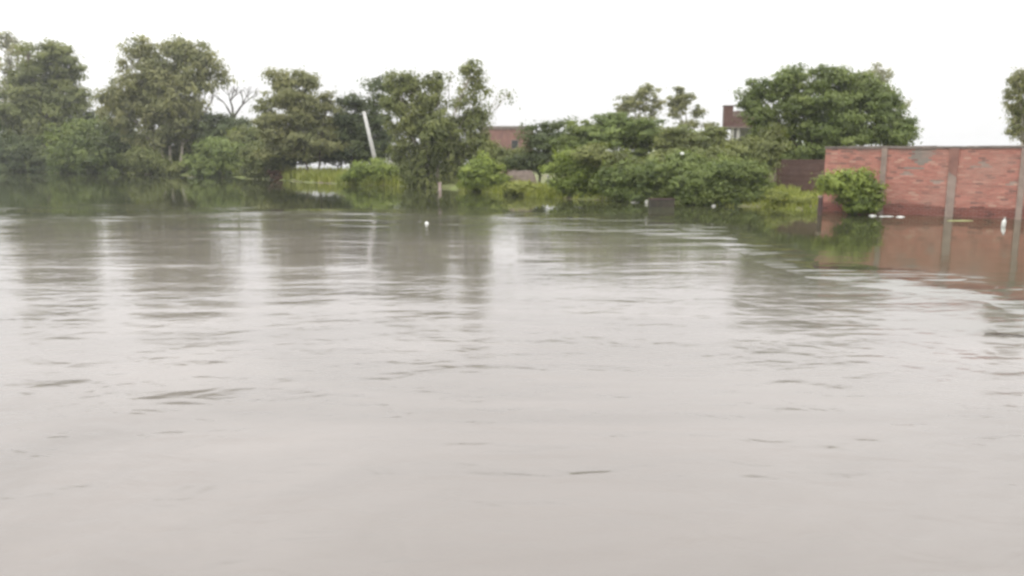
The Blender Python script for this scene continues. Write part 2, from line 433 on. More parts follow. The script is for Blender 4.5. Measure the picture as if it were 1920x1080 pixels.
G_L = 'trees standing on the far bank'
G_B = 'bushes along the flooded bank'
Bk = bank
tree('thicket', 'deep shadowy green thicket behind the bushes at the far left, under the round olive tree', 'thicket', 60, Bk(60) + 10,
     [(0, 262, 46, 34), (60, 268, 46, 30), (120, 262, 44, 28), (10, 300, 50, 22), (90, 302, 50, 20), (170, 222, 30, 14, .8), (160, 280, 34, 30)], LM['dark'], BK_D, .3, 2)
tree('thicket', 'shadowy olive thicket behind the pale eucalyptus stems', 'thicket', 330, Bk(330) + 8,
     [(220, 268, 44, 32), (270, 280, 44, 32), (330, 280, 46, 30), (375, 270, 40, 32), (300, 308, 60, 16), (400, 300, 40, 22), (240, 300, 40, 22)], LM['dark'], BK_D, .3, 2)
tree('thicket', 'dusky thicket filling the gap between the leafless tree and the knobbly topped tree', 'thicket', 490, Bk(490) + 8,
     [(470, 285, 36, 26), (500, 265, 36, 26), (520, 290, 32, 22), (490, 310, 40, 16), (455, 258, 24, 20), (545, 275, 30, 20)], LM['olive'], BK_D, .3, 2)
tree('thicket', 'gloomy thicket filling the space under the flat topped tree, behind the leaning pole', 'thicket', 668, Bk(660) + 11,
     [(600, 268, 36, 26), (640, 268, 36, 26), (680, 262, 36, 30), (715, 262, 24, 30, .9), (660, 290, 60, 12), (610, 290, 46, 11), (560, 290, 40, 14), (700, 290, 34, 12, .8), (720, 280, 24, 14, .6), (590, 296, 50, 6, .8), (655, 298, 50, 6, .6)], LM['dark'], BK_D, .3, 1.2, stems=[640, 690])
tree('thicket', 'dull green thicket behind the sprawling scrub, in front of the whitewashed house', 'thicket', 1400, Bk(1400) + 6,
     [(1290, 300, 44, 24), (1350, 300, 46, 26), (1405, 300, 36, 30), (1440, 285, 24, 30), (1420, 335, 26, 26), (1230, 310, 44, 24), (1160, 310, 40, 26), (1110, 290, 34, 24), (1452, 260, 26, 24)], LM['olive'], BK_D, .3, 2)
# --- left
tree('eucalyptus_tree', 'tall thin pale grey eucalyptus at the left edge of the picture, behind the round tree', 'tree', 22, Bk(20) + 14,
     [(8, 78, 20, 18, .8), (38, 92, 26, 16, .55), (12, 125, 22, 20, .5), (50, 120, 20, 14, .35), (22, 170, 30, 28, .6), (15, 215, 34, 30, .7)], LM['grey'], BK_P, .5, 3.2, G_L, twigs=7, cover=3.2, leaf=2.6, clump=8)
tree('broadleaf_tree', 'dense rounded olive green tree at the left, next to the tall pale eucalyptus', 'tree', 75, Bk(80) + 7,
     [(95, 110, 40, 32), (62, 150, 44, 36), (125, 140, 34, 32), (90, 190, 68, 40), (140, 195, 26, 22, .7), (30, 215, 48, 42), (95, 240, 62, 36), (150, 172, 18, 10, .5), (50, 95, 16, 14, .45)], LM['olive'], BK_M, .35, 4.5, G_L, cover=5.5)
tree('eucalyptus_tree', 'large spreading eucalyptus with a wide lacy crown and several pale stems above the water', 'tree', 318, Bk(318) + 3,
     [(262, 92, 34, 24, .85, .05), (345, 92, 46, 26, 1), (385, 115, 28, 20, .8), (230, 118, 16, 20, .4), (300, 128, 54, 30, 1), (365, 150, 40, 32, .9),
      (245, 165, 48, 28, 1), (205, 190, 30, 24, .9), (300, 185, 60, 34, 1), (360, 195, 34, 24, .8), (412, 138, 22, 22, .5), (250, 215, 62, 28, 1), (330, 232, 58, 32, 1), (300, 262, 60, 24, .55), (216, 148, 10, 8, .4)],
     LM['euc'], BK_P, .22, 3.2, G_L, stems=[296, 306, 320, 334], twigs=4, cover=4.8, clump=10, hang=.35)
tree('bare_tree', 'leafless dark branching tree with bare twigs against the sky', 'tree', 437, Bk(430) + 14,
     [(440, 232, 30, 14, .8)], LM['dark'], BK_D, .9, 2.4, G_L, twigs=2)
tree('shade_tree', 'low dark green tree behind the bright bush, under the leafless tree', 'tree', 415, Bk(415) + 9,
     [(395, 238, 36, 24), (440, 243, 34, 22), (420, 262, 50, 24), (462, 262, 26, 26)], LM['dark'], BK_D, .4, 3, G_L)
tree('broadleaf_tree', 'broad grey green tree with a knobbly reddish top and two dark bare stems beneath', 'tree', 588, Bk(588) + 5,
     [(528, 152, 26, 22, .9, .08), (572, 150, 24, 20, .9, .05), (545, 178, 42, 24), (498, 195, 22, 20, .5), (500, 230, 34, 28, .8), (560, 212, 52, 26), (615, 195, 26, 18, .8), (590, 235, 54, 28), (540, 258, 56, 26), (600, 272, 50, 22), (622, 178, 12, 5, .6), (530, 285, 46, 14, .8)],
     LM['euc'], BK_D, .28, 1.7, G_L, stems=[581, 597], cover=5)
tree('broadleaf_tree', 'dark flat topped tree behind the leaning pole with a sky gap in its crown', 'tree', 645, Bk(645) + 9,
     [(712, 162, 26, 14, .7), (670, 192, 36, 16, .9), (715, 195, 30, 18, .7), (650, 225, 34, 20), (700, 228, 36, 26), (630, 262, 34, 26), (668, 280, 44, 16), (712, 262, 20, 26), (690, 250, 20, 24), (640, 240, 26, 20)],
     LM['dark'], BK_D, .3, 1.6, G_L, stems=[641, 651], cover=5)
# --- centre
tree('eucalyptus_tree', 'tallest central tree with ragged leafy columns and branches trailing down to the water', 'tree', 824, Bk(824) + 1.5,
     [(742, 152, 20, 22, .9), (775, 150, 28, 22, .9), (813, 150, 19, 24, .85), (748, 190, 34, 26, .9), (800, 190, 36, 28, 1), (885, 132, 20, 20, .85), (893, 160, 24, 16, .6), (872, 180, 24, 22, .5, .08), (898, 205, 26, 22, .6), (845, 142, 8, 9, .3),
      (765, 230, 36, 30, .9), (820, 235, 48, 32, 1), (880, 225, 34, 18, .8), (755, 275, 30, 28, .8), (800, 285, 42, 38, 1), (850, 275, 40, 34, 1), (895, 262, 28, 26, .9), (775, 320, 26, 24, .8), (850, 318, 34, 28, 1), (806, 325, 14, 26, .5), (900, 292, 22, 24, .8), (783, 335, 30, 20, .9), (865, 330, 34, 22, .9), (835, 345, 40, 12, .7),
      (941, 174, 8, 5, .4), (957, 177, 7, 5, .35)],
     LM['olive'], BK_P, .2, 3.0, G_L, stems=[806, 822, 832], twigs=3, cover=4.8, hang=.7, clump=9)
tree('shade_tree', 'dark tree with a thin flat canopy to the right of the distant brick house', 'tree', 1012, Bk(1010) + 9,
     [(1005, 238, 22, 8, .8), (1050, 232, 26, 9, .7), (1010, 262, 30, 22), (1045, 258, 24, 20), (1000, 300, 24, 22), (1030, 290, 26, 24), (975, 305, 22, 20)], LM['dark'], BK_D, .3, 2.4, G_L)
tree('thicket', 'olive thicket in front of the distant brick house, right of the central tree', 'thicket', 945, Bk(940) + 8,
     [(935, 290, 30, 18, .9), (912, 275, 14, 14, .8), (960, 300, 26, 14, .9), (975, 284, 18, 10, .8), (935, 282, 22, 9, .7), (985, 288, 18, 14, .7)], LM['olive'], BK_M, .3, 1.6)
tree('spreading_tree', 'wide umbrella shaped green tree above the light green bush', 'tree', 1150, Bk(1150) + 7,
     [(1100, 245, 36, 16, .9), (1155, 232, 44, 18), (1205, 238, 40, 16), (1125, 272, 48, 20), (1185, 268, 50, 22), (1095, 265, 24, 16, .7), (1235, 262, 40, 20), (1075, 252, 30, 20), (1180, 250, 60, 24), (1115, 255, 50, 20), (1148, 226, 30, 12), (1220, 246, 36, 14), (1290, 252, 36, 14), (1060, 275, 26, 26), (1260, 290, 44, 22), (1190, 300, 46, 18)], LM['mid'], BK_M, .3, 2.6, G_L, flat=.4, clump=10)
tree('eucalyptus_tree', 'far lacy tree, larger one of the pair standing over the green canopy', 'tree', 1205, Bk(1200) + 40,
     [(1212, 172, 22, 16, .9), (1180, 192, 22, 14, .7), (1165, 205, 14, 10, .6), (1200, 200, 26, 16, .55), (1232, 195, 12, 12, .7), (1205, 225, 30, 10, .5), (1225, 215, 10, 16, .4)], LM['euc'], BK_P, .6, 1.8, G_L, twigs=6, cover=4.5, clump=6, leaf=2.4)
tree('eucalyptus_tree', 'far lacy tree, smaller one of the pair left of the rooftop room', 'tree', 1282, Bk(1282) + 40,
     [(1280, 180, 20, 15, .9), (1272, 205, 18, 18, .8), (1308, 212, 11, 14, .8), (1295, 232, 30, 9, .5), (1330, 235, 16, 9, .6), (1262, 190, 10, 14, .7)], LM['euc'], BK_P, .6, 1.8, G_L, twigs=5, cover=4.5, clump=6, leaf=2.4)
tree('spreading_tree', 'low pale green flat canopy in front of the white rooftop pillars', 'tree', 1320, Bk(1320) + 8,
     [(1270, 252, 36, 14), (1320, 262, 44, 18), (1300, 285, 56, 20), (1380, 288, 40, 18, .9), (1250, 275, 26, 16), (1410, 270, 22, 16, .9), (1345, 246, 26, 10), (1290, 262, 50, 20), (1340, 285, 50, 24), (1385, 272, 34, 18), (1352, 272, 26, 12)], LM['olive'], BK_M, .3, 2.4, G_L, flat=.4, clump=10)
# --- right
tree('mango_tree', 'big domed dark green tree rising behind the left end of the brick wall', 'tree', 1540, Bk(1540) + 12,
     [(1420, 175, 34, 26, .95), (1480, 152, 46, 26), (1545, 152, 46, 24), (1600, 160, 40, 26), (1430, 215, 32, 26, .9), (1500, 195, 56, 36), (1580, 205, 64, 40), (1650, 200, 44, 30), (1520, 248, 62, 34), (1600, 248, 66, 32),
      (1670, 240, 44, 30), (1450, 262, 44, 30), (1500, 290, 50, 26), (1548, 278, 34, 26), (1690, 255, 30, 20, .9), (1515, 315, 34, 20, 1, -.15), (1490, 325, 24, 14, .5, -.1), (1540, 330, 16, 16, .5), (1470, 300, 30, 22, 1, -.1), (1435, 240, 30, 24), (1640, 172, 26, 18), (1405, 190, 20, 10, .6)], LM['mid'], BK_D, .25, 4, G_L, cover=5.5)
tree('eucalyptus_tree', 'pale grey wispy tree top showing behind the right side of the domed tree', 'tree', 1650, Bk(1650) + 30,
     [(1628, 142, 20, 12, .45), (1655, 142, 16, 18, .5), (1665, 175, 24, 10, .8), (1640, 165, 26, 16, .8), (1690, 200, 16, 10, .5), (1680, 225, 24, 12, .8), (1645, 122, 14, 5, .35)], LM['grey'], BK_P, .6, 2, G_L, twigs=6, cover=4, clump=7, leaf=2.4)
tree('eucalyptus_tree', 'drooping tree at the right edge of the picture, behind the brick wall', 'tree', 1925, Bk(1920) + 9,
     [(1908, 145, 18, 18, .8), (1935, 150, 30, 26, .9), (1900, 170, 14, 18, .7), (1893, 195, 12, 8, .5), (1912, 205, 18, 22, .8), (1905, 235, 14, 18, .7), (1940, 210, 34, 40, .9), (1888, 242, 6, 6, .5), (1950, 255, 30, 26, .8)], LM['euc'], BK_P, .6, 2.4, G_L, twigs=4, cover=4.5, clump=6, leaf=2.3, hang=.8)

# --- bushes
def bush(label, base, dd, blobs, m, **k):
    kk = dict(cover=5.5, clump=9, leaf=2.8, twigs=2, depth=.7); kk.update(k)
    blobs = list(blobs) + [(b[0] + random.uniform(-.3, .3) * b[2], b[1] - random.uniform(.05, .45) * b[3], b[2] * random.uniform(.8, 1.3), b[3] * random.uniform(.9, 1.35), .16) for b in blobs if b[3] > 11]
    return tree('bush', label, 'bush', base, Bk(base) + dd, blobs, LM[m], BK_M, .3, 1.3, G_B, **kk)
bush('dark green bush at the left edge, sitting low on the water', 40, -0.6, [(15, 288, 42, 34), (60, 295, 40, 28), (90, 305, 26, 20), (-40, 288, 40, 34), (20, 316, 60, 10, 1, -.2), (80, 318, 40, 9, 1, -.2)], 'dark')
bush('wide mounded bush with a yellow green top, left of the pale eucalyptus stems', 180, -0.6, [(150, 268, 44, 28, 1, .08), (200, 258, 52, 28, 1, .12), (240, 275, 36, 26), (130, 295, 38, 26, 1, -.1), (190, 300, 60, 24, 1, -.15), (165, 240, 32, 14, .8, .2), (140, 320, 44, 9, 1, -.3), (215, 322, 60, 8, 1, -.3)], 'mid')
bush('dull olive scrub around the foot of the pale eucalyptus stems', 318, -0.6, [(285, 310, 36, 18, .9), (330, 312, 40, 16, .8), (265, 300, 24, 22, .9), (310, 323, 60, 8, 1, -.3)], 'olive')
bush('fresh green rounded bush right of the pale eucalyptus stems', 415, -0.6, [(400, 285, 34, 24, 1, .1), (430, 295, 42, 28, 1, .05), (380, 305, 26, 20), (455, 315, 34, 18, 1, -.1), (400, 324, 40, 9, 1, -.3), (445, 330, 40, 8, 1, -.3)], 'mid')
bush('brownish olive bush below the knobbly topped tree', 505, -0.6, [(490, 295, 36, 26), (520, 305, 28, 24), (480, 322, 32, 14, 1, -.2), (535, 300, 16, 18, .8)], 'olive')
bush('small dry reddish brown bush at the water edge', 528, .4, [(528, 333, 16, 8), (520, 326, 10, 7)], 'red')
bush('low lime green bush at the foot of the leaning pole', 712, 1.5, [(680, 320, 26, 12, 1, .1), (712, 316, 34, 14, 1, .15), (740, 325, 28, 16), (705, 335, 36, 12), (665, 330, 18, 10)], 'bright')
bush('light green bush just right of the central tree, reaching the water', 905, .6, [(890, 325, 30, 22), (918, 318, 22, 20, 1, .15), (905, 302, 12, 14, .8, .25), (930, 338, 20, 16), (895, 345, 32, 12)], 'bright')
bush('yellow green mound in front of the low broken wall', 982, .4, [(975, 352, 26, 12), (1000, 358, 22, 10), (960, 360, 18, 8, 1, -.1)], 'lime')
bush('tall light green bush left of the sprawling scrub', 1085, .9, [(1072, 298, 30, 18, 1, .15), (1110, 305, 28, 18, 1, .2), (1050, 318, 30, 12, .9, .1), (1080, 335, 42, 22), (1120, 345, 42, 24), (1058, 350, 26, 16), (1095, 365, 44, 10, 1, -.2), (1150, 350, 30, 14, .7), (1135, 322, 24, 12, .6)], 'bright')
bush('sprawling grey green scrub in the middle of the bank, above the dark trough', 1225, .9, [(1180, 330, 40, 22), (1230, 322, 46, 24), (1200, 355, 48, 20), (1250, 350, 46, 24), (1280, 318, 44, 26), (1160, 362, 26, 14), (1290, 305, 40, 18, 1, .05), (1150, 335, 36, 20), (1265, 335, 50, 26), (1215, 372, 60, 8, .9, -.3), (1290, 368, 40, 10, 1, -.3)], 'mid')  # lowest blobs tinted darker to paint the shadow underneath
bush('sprawling scrub with a twiggy underside tinted dark as shadow dipping into the water', 1350, .6, [(1320, 335, 48, 26), (1360, 318, 44, 22, .9), (1375, 345, 46, 22), (1335, 362, 50, 20), (1395, 365, 36, 18, 1, -.15), (1400, 322, 34, 18, .9), (1300, 368, 26, 16), (1425, 345, 24, 14, .8), (1295, 345, 30, 22), (1415, 375, 26, 12, 1, -.4), (1370, 380, 60, 10, 1, -.5)], 'mid')  # negative tints low down put the underside's shadow into the leaf colour
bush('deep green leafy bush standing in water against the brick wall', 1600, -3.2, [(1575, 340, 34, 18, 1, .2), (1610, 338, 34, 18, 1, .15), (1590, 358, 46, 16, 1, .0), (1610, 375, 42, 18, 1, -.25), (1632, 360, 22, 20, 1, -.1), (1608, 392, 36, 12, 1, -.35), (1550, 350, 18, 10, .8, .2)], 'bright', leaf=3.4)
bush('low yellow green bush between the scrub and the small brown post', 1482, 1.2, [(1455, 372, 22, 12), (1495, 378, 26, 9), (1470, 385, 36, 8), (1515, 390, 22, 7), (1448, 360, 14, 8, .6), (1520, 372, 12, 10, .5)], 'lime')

# bare branches of the leafless tree
bt = [o for o in C.objects if o.name.startswith('bare_tree')][0]
Yb = bt.location.y; mb = MB(); kb = Yb / FPX
def P2(px, py, dy=0): return at(px, py, Yb + dy) - bt.location
def grow(p, d, ln, r, lvl):
    q = p + d * ln; limb(mb, p, q, r, r * .6, 6, .06, 4)
    if lvl == 0: return
    for _ in range(3 if lvl > 1 else 2):
        nd = (d + Vector((random.uniform(-.9, .9), random.uniform(-.6, .6), random.uniform(-.25, .5)))).normalized()
        grow(p + d * ln * random.uniform(.55, 1), nd, ln * random.uniform(.55, .75), r * .55, lvl - 1)
base = P2(437, 225)
for (x, y) in ((432, 190), (455, 196), (425, 200)):
    e = P2(x, y, random.uniform(-1, 1)); limb(mb, base, e, 2.2 * kb, 1.5 * kb, 7, .05)
for (a, b_, dx) in (((432, 190), 13, -.15), ((432, 190), 13, .25), ((455, 196), 16, .45), ((455, 196), 12, .1), ((425, 200), 13, -.6), ((432, 190), 15, .7), ((455, 196), 20, 1.0)):
    grow(P2(*a), Vector((dx, random.uniform(-.3, .3), .8)).normalized(), b_ * 1.15 * kb, 1.25 * kb, 3)
mb.build('branch', BK_D, bt, smooth=True)

# grass: one stuff object
V = []; T = []
def grass_patch(px0, px1, d0, d1, n, h):
    px = RNG.uniform(px0, px1, n); dd = RNG.uniform(d0, d1, n)
    for a, b in zip(px, dd):
        Yg = Bk(a) + b; X_ = at(a, 300, Yg).x
        z = max(float(landz(X_, Yg)), -0.05) - .03
        cl = 0.5 + 0.5 * mnoise.noise(Vector((X_ * .5, Yg * .5, 0)))
        hh = h * random.uniform(.5, 1.3) * (.6 + .8 * cl)
        ang = random.uniform(0, 3.14); wd = Yg / FPX * random.uniform(1.2, 2.4)
        dx, dy = math.cos(ang) * wd, math.sin(ang) * wd; lx, ly = random.gauss(0, .3) * hh, random.gauss(0, .3) * hh
        V.append([(X_ - dx, Yg - dy, z), (X_ + dx, Yg + dy, z), (X_ + lx + dx * .15, Yg + ly, z + hh), (X_ + lx - dx * .15, Yg + ly, z + hh)])
        T.append(min(1, max(0, .25 + .6 * cl + random.gauss(0, .12))))
def landz(x, y): return land(np.array([[x]]), np.array([[y]]))[0, 0]
grass_patch(520, 790, -.2, 12, 5200, .62)
grass_patch(860, 1060, -.4, 5, 2200, .38)
grass_patch(1060, 1440, -.3, 3, 500, .25)
grass_patch(1430, 1560, -.5, 9, 1800, .22)
grass_patch(1430, 1500, 1, 9, 500, .42)
V = np.array(V).reshape(-1, 3)
go = link('grass', np_mesh('grass', V, np.arange(len(V)).reshape(-1, 4), False, T), LM['lime'])
tag(go, 'yellow green grass and weeds growing along the flooded bank', 'grass', kind='stuff')

# ------------------------------------------------------------------ brick boundary wall (every brick laid)
def brick_run(mb, x0, x1, z0, z1, holes=(), patches=(), y=0.0):
    bw, bh, mt = 0.235, 0.078, 0.012
    row = 0; z = z0
    while z < z1:
        x = x0 - (bw / 2 if row % 2 else 0)
        zz = min(z + bh - mt, z1)
        wav = .004 * math.sin(row * 1.7)
        while x < x1:
            a, b = max(x, x0), min(x + bw - mt, x1)
            cx, cz = (a + b) / 2, (z + zz) / 2
            if b - a > 0.04 and not any(abs(cx - hx) < .14 and abs(cz - hz) < .06 for hx, hz in holes):
                t = min(1, max(.07, random.gauss(.52, .17)))
                if random.random() < .035: t = random.uniform(.85, 1)
                if random.random() < .05: t = .08
                for (ax, az, rx, rz) in patches:
                    if ((cx - ax) / rx) ** 2 + ((cz - az) / rz) ** 2 < 1 + random.uniform(-.35, .25): t = 0.02
                pr = random.uniform(0, .012)
                mb.box(a, y - .012 - pr, z + wav, b, y + .1, zz + wav, t, 0, .002)
            x += bw
        z += bh; row += 1
A = ground(1541, 396.5); B = ground(1920, 412)
dirv = (B - A); ang = math.atan2(dirv.y, dirv.x)
wall = empty('brick_wall', (A.x, A.y, 0), ang)
tag(wall, 'long red brick boundary wall with grey pillars, its foot standing in the flood water', 'wall')
def wx(px):                                   # distance along the wall where the column px meets it
    lo, hi = -5.0, 60.0
    for _ in range(40):
        mid = (lo + hi) / 2; p = A + dirv.normalized() * mid
        if 960 + FPX * p.x / (p.y * cs + (CAMZ - 1.3) * sn) < px: lo = mid
        else: hi = mid
    return lo
def wzv(px, py):
    d = wx(px); p = A + dirv.normalized() * d
    return at(px, py, p.y).z
LEN = wx(2250); HT = 2.68
HT0 = wzv(1560, 275)
print('WALL', A, B, LEN, HT0, wzv(1900, 272), wx(1655), wx(1785), wx(1915))
HT = (HT0 + wzv(1900, 272)) / 2
holes = [(wx(1757), wzv(1757, 341)), (wx(1895), wzv(1895, 343)), (wx(1840), wzv(1840, 306)), (wx(1700), wzv(1700, 325)), (wx(2010), 1.6)]
patches = [(wx(1727), wzv(1727, 287), .33, .42), (wx(1705), wzv(1705, 296), .22, .05), (wx(1835), wzv(1835, 312), .3, .05), (wx(1715), wzv(1715, 315), .35, .04)]
mb = MB(); mb.box(0, .0, -1.2, LEN, .22, HT - .03); core = mb.build('mortar_core', M_MORTAR, wall)
mb = MB(); brick_run(mb, 0, LEN, -.35, HT - .10, holes, patches); mb.build('brickwork', M_BRICK, wall)
mb = MB()
x = -.03
while x < LEN:                                 # coping of uneven slabs
    w_ = random.uniform(.5, 1.1)
    mb.box(x, -.06 + random.uniform(-.01, .01), HT - .095, min(x + w_ - .012, LEN), .28, HT + random.uniform(-.012, .012), .5, 0, .006); x += w_
mb.build('coping', M_COPING, wall)
for i, px in enumerate((1655, 1785, 1916, 2050, 2190)):
    c = wx(px); mb = MB()
    wd = .10 if i != 1 else .14
    zt = HT - .10 if i != 1 else HT - .95
    mb.box(c - wd, -.07, -.9, c + wd, -.001, zt, .5, 0, .004)
    if i == 1:
        mb.add([(c - .14, -.075, HT - .95), (c + .14, -.075, HT - 1.15), (c + .16, -.075, HT - .10), (c - .16, -.075, HT - .10),
                (c - .14, -.001, HT - .95), (c + .14, -.001, HT - 1.15), (c + .16, -.001, HT - .10), (c - .16, -.001, HT - .10)],
               [(0, 1, 2, 3), (0, 4, 5, 1), (1, 5, 6, 2), (2, 6, 7, 3), (3, 7, 4, 0)], .5, 1)
    mb.build('pillar', [M_CONC, M_STAIN], wall)

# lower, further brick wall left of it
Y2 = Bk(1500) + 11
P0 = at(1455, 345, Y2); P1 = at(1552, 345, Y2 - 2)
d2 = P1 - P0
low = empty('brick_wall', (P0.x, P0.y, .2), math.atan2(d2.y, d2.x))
tag(low, 'short brick wall coloured dark as if shaded with a grey end pillar, set back left of the long boundary wall', 'wall')
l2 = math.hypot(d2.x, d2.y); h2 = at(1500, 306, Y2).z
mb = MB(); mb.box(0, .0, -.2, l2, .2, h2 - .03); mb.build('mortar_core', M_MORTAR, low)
mb = MB(); brick_run(mb, 0, l2, -.1, h2 - .1); mb.build('brickwork', M_DKRED, low)  # dark brick colour stands in for the shade on this wall
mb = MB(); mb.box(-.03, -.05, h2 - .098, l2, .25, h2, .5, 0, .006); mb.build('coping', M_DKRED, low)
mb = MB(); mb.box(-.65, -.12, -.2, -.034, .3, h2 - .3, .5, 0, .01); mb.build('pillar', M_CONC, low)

# ------------------------------------------------------------------ houses
def house(name, label, px0, px1, Y, ztop, wall_m, depth, wins, door=None, z0=.2):
    a = at(px0, 300, Y).x; b = at(px1, 300, Y).x; W = b - a
    r = empty(name, (a, Y, z0)); tag(r, label, 'house')
    H = ztop - z0
    mb = MB(); mb.box(0, 0, -.3, W, depth, H - .25); mb.build('wall', wall_m, r)
    mb = MB(); mb.box(-.12, -.12, H - .249, W + .12, depth + .12, H - .1)
    mb.box(-.05, -.05, H - .099, W + .05, .12, H + .1, .5, 0, .01); mb.build('roof', M_COPING if wall_m is not M_WHITE else M_CONC, r)
    for (x, z, w_, h_) in wins:
        f = MB(); f.box(x - .06, -.06, z - .06, x + w_ + .06, -.001, z); f.box(x - .06, -.06, z + h_, x + w_ + .06, -.001, z + h_ + .06)
        f.box(x - .06, -.06, z + .001, x, -.001, z + h_ - .001); f.box(x + w_, -.06, z + .001, x + w_ + .06, -.001, z + h_ - .001)
        fo = f.build('window', M_CONC, r)
        g = MB(); g.box(x + .001, -.03, z + .001, x + w_ - .001, -.003, z + h_ - .001); g.build('pane', M_GLASS, fo)
    if door:
        x, w_, h_ = door; g = MB(); g.box(x, -.05, -.1, x + w_, -.002, h_); g.build('door', M_BROWN, r)
    return r, W, H
Yh = 92
M_HB = plain('house_brick', (.16, .085, .072), (.27, .145, .12), 0.9, 1.5)
house('brick_house', 'distant flat roofed red brick house half hidden behind the central trees', 900, 1000, Yh, at(950, 238, Yh).z, M_HB, 6, [(3.6, 2.6, .7, .9), (1.2, .9, .9, 1.1)], (4.3, .9, 2.0))
# house with rooftop room at the right
Yr = Bk(1400) + 24
x0 = at(1340, 300, Yr).x; k = Yr / FPX
rh = empty('roof_room_house', (x0, Yr, .2)); tag(rh, 'whitewashed house with a dark brick rooftop room on white pillars, left of the domed tree', 'house')
zs = at(1360, 262, Yr).z - .2; z1 = at(1360, 240, Yr).z - .2; z2 = at(1360, 199, Yr).z - .2; z3 = at(1360, 217, Yr).z - .2
Xp = lambda px: at(px, 250, Yr).x - x0
mb = MB(); mb.box(0, 0, -.3, Xp(1480), 5, zs); mb.build('wall', M_WHITE, rh)
mb = MB(); mb.box(Xp(1352), -.4, z1 - .02, Xp(1475), 4, z1 + .09); mb.build('roof', M_COPING, rh)
for px in (1372, 1383, 1420, 1460):
    mb = MB(); mb.box(Xp(px) - .09, -.2, zs + .001, Xp(px) + .09, 0, z1 - .021); mb.build('pillar', M_WHITE, rh)
mb = MB(); mb.box(Xp(1395), 1.2, zs + .001, Xp(1470), 3.5, z1 - .021); mb.build('back_room', M_WHITE, rh)
mb = MB(); mb.box(Xp(1357), 0.0, z1 + .091, Xp(1373), .5, z2); mb.box(Xp(1373) + .003, .05, z1 + .091, Xp(1425), .3, z1 + (z2 - z1) * .52)
mb.box(Xp(1357) - .05, -.05, z2 + .001, Xp(1392), .55, z2 + .06); mb.build('parapet', M_DKRED, rh)
mb = MB(); mb.box(Xp(1380), .4, z1 + .091, Xp(1412), 1.5, z1 + (z2 - z1) * .8); mb.build('water_tank', M_CONC, rh)
# small pale hut seen in the gap
Yk = 135
r, W, H = house('hut', 'small pale hut far off in the gap between the leaning pole and the central tree', 715, 762, Yk, at(740, 279, Yk).z, M_WHITE, 3, [(1.6, .9, .6, .5)], (2.8, .6, 1.6), z0=.05)
mb = MB(); mb.box(-1, -2, -1.0, W + 1, 4, -.05, .5, 0, .1); mb.build('plinth', M_CONC, r)

# low broken wall
Yw = Bk(975) + 5
p = at(950, 300, Yw); lw = empty('broken_wall', (p.x, Yw, .2)); tag(lw, 'low broken wall end with crumbling pinkish plaster behind the yellow green mound', 'wall')
Ww = at(1006, 300, Yw).x - p.x; Hw = at(980, 320, Yw).z - .2
mb = MB(); nn = 14
top = [Hw * (1 - .22 * max(0, 1 - i / 3) ** 2 - .55 * max(0, (i - 11) / 3) ** 2) + random.uniform(-.02, .02) for i in range(nn + 1)]
for i in range(nn):
    xa, xb = Ww * i / nn, Ww * (i + 1) / nn
    mb.add([(xa, 0, -.3), (xb, 0, -.3), (xb, 0, top[i + 1]), (xa, 0, top[i]), (xa, .3, -.3), (xb, .3, -.3), (xb, .3, top[i + 1]), (xa, .3, top[i])],
           [(0, 1, 2, 3), (5, 4, 7, 6), (3, 2, 6, 7)] + ([(4, 0, 3, 7)] if i == 0 else []) + ([(1, 5, 6, 2)] if i == nn - 1 else []))
mb.build('plaster', M_PINKGREY, lw)
mb = MB()
for i in range(6): mb.box(Ww * i / 6 + .02, -.03, .05 + .001 * i, Ww * (i + 1) / 6 - .02, -.002, .16, .4, 0, .006)
mb.build('brick_course', M_BRICK, lw)

# ------------------------------------------------------------------ leaning pole
Yp = Bk(700) + 5
bp = at(711, 300, Yp); bz = landz(bp.x, Yp)
pole = empty('utility_pole', (bp.x, Yp, bz)); tag(pole, 'pale concrete utility pole leaning to the left over the lime green bush', 'pole')
tp = at(682, 209, Yp) - Vector((bp.x, Yp, bz)); kp = Yp / FPX
mb = MB(); mb.tube([(0.05, 0, -.5), tuple(tp * .5), tuple(tp)], [4.6 * kp, 3.8 * kp, 3.0 * kp], 8); mb.build('shaft', M_POLE, pole, smooth=True)
q = tp * .60
mb = MB(); mb.box(q.x, -.05, q.z - .03, q.x + 9 * kp, .05, q.z + .05); mb.build('bracket', M_METAL, pole)
mb = MB(); mb.lathe([(.03, 0), (.11, .03), (.06, .09), (.12, .13), (.07, .2), (.09, .26), (.02, .32)], 10, (q.x + 8 * kp, 0, q.z + .05)); mb.build('insulator', M_METAL, pole, smooth=True)

# ------------------------------------------------------------------ small things
def lump(name, label, cat, px, py, rx, ry, rz, m, seed=0, z=None, Y=None, group=None):
    rx, ry, rz = rx * .8, ry * .8, rz * .75
    g = ground(px, py) if Y is None else at(px, py, Y)
    kk = g.y / FPX
    bm = bmesh.new(); bmesh.ops.create_icosphere(bm, subdivisions=3, radius=1)
    for v in bm.verts:
        n = 1 + .35 * mnoise.noise(v.co * 1.6 + Vector((seed, 0, 0))) + .15 * mnoise.noise(v.co * 4 + Vector((seed, 3, 0)))
        v.co = Vector((v.co.x * rx * kk * n, v.co.y * ry * kk * n, v.co.z * rz * kk * n))
    me = bpy.data.meshes.new(name); bm.to_mesh(me); bm.free()
    for f in me.polygons: f.use_smooth = True
    o = link(name, me, m, None, (g.x, g.y, g.z if Y is not None else rz * kk * .25)); tag(o, label, cat, group); return o
GS = 'pale scraps of rubbish on the flood'
lump('foam_ball', 'small white foam ball floating alone out in front of the central tree', 'foam ball', 800, 420, 4.5, 4.5, 4.5, M_PLASTIC, 1)
lump('plastic_scrap', 'flat pale plastic scrap floating left of the dark trough', 'rubbish', 1190, 380, 9, 7, 2.6, M_DIRTYFOAM, 2, group=GS)
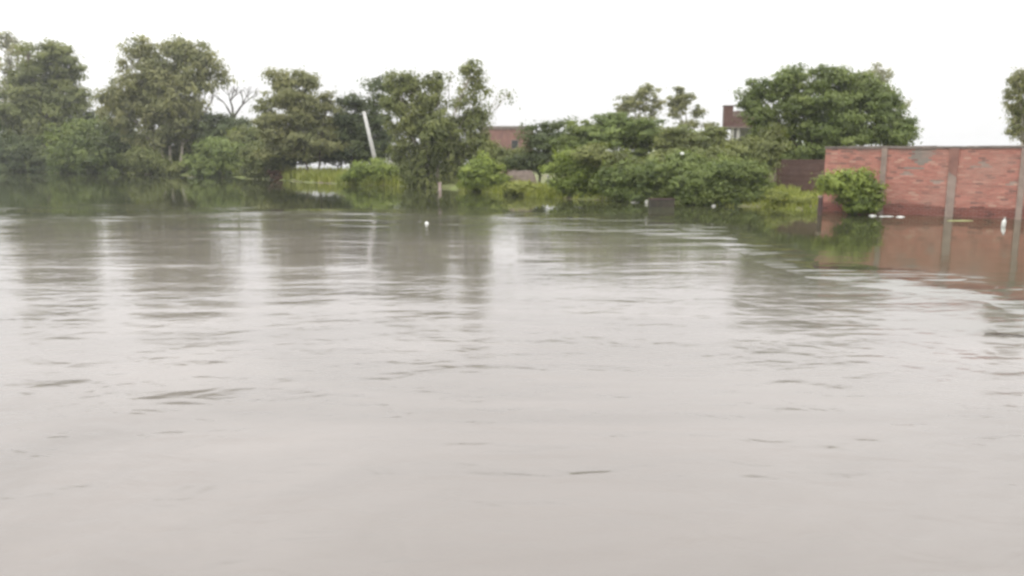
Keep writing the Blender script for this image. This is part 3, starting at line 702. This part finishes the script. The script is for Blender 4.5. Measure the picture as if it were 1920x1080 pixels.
lump('plastic_scrap', 'small upright white scrap touching the left end of the dark trough', 'rubbish', 1212, 381, 4, 4, 6.5, M_DIRTYFOAM, 3, group=GS)
lump('plastic_scrap', 'tiny white scrap under the scrub with the shadow-tinted underside', 'rubbish', 1338, 387, 4.5, 4, 3.5, M_DIRTYFOAM, 4, group=GS)
lump('plastic_bag', 'white plastic bag caught high in the grey green scrub', 'plastic bag', 1279, 288, 4, 4, 3.5, M_PLASTIC, 5, Y=Bk(1279) - .1)
for i, (px, rx) in enumerate(((1636, 10), (1662, 16), (1688, 9))):
    lump('foam_scum', ('ragged clot of white foam, ' + ('nearest the deep green bush', 'long thin middle one of three', 'farthest from the deep green bush')[i] + ', floating at the wall foot'), 'foam', px, (405, 406, 407)[i], rx, 5, (2.6, 1.2, 2)[i], M_PLASTIC, 6 + i, group='foam clots at the wall foot')
lump('weed_mat', 'flat mat of pale green weed floating by the foot of the middle pillar', 'weed', 1800, 414, 30, 6, 1.3, plain('weed_green', (.22, .24, .09), (.34, .34, .16)), 11)

# bottle
g = ground(1881, 424); kk = g.y / FPX
bo = empty('plastic_bottle', (g.x, g.y, 0)); tag(bo, 'white plastic bottle bobbing upright in front of the brick wall', 'bottle')
s_ = kk
mb = MB(); mb.lathe([(2.5 * s_, -7 * s_), (3.6 * s_, -6 * s_), (3.7 * s_, 8 * s_), (3.0 * s_, 10.5 * s_), (1.6 * s_, 12.5 * s_), (1.5 * s_, 14 * s_)], 14); b_ = mb.build('bottle_body', M_PLASTIC, bo, smooth=True)
mb = MB(); mb.lathe([(1.9 * s_, 14.01 * s_), (1.9 * s_, 16 * s_), (1.5 * s_, 16.5 * s_)], 12); mb.build('cap', M_DIRTYFOAM, bo)
bo.rotation_euler = (.06, .08, 0)

# dark trough
g = ground(1240, 388); kk = g.y / FPX
tr = empty('trough', (g.x, g.y, 0), .03); tag(tr, 'dark rectangular trough half sunk at the water edge below the scrub', 'trough')
hw, hd, hh = 22 * kk, .28, 14 * kk
mb = MB(); mb.box(-hw, -hd, -.15, hw, -hd + .05, hh, .5, 0, .004); mb.box(-hw, hd - .05, -.15, hw, hd, hh, .5, 0, .004)
mb.box(-hw, -hd + .051, -.15, -hw + .05, hd - .051, hh); mb.box(hw - .05, -hd + .051, -.15, hw, hd - .051, hh); mb.box(-hw + .051, -hd + .051, -.15, hw - .051, hd - .051, .04)
mb.build('tub', M_DKWOOD, tr)
mb = MB(); mb.box(-hw - .03, -hd - .03, hh + .008, hw + .03, -hd + .07, hh + .035); mb.box(-hw - .03, hd - .07, hh + .008, hw + .03, hd + .03, hh + .035); mb.build('rim', M_BROWN, tr)

# small posts
def post(name, label, px, py0, py1, wpx, m, cap=None, lean=0.0):
    g = ground(px, py0); kk = g.y / FPX; h = (py0 - py1) * kk
    r = empty(name, (g.x, g.y, 0)); tag(r, label, 'post')
    mb = MB(); mb.tube([(0, 0, -.5), (lean * .5 * h, 0, h * .5), (lean * h, 0, h)], [wpx * kk * .55, wpx * kk * .5, wpx * kk * .46], 7); mb.build('shaft', m, r)
    mb = MB(); mb.lathe([(wpx * kk * .5, 0), (wpx * kk * .62, .01), (wpx * kk * .6, .06), (wpx * kk * .3, .09)], 7, (lean * h, 0, h + .002)); mb.build('cap', cap or m, r)
post('wooden_post', 'short dark brown post in the water left of the deep green bush', 1537, 403, 371, 9, M_BROWN, M_CONC)
post('marker_post', 'short whitish post at the left foot of the tall light green bush', 1028, 350, 331, 5, M_DIRTYFOAM)
post('tree_stump', 'pale sawn stump in the water at the foot of the central tree', 825, 356, 345, 6, plain('stump_pink', (.33, .25, .23), (.46, .37, .34)))
# floating stick
a = ground(1846, 626); mb = MB()
mb.tube([(0, 0, .01), (.18, -.05, .015), (.42, -.16, .012), (.75, -.24, .0)], [.006, .010, .009, .004], 6)
mb.tube([(.18, -.05, .015), (.15, .06, .03), (.10, .12, .05)], [.006, .004, .002], 5)
o = mb.build('twig', BK_D, None, (a.x, a.y, 0)); tag(o, 'thin dark twig floating on open water near the right edge', 'twig')
# damp air: pale, even, enclosing the camera and everything built
hm = bpy.data.materials.new('haze_air'); hm.use_nodes = True
ht = hm.node_tree; ht.nodes.clear()
ho = ht.nodes.new('ShaderNodeOutputMaterial'); pv = ht.nodes.new('ShaderNodeVolumePrincipled')
pv.inputs['Color'].default_value = (.93, .94, .95, 1); pv.inputs['Density'].default_value = 0.0006; pv.inputs['Anisotropy'].default_value = 0.2
ht.links.new(pv.outputs[0], ho.inputs['Volume'])
mb = MB(); mb.box(-1700, -200, -3.2, 1700, 1900, 30)
tag(mb.build('haze', hm), kind='stuff')
bpy.context.view_layer.update()
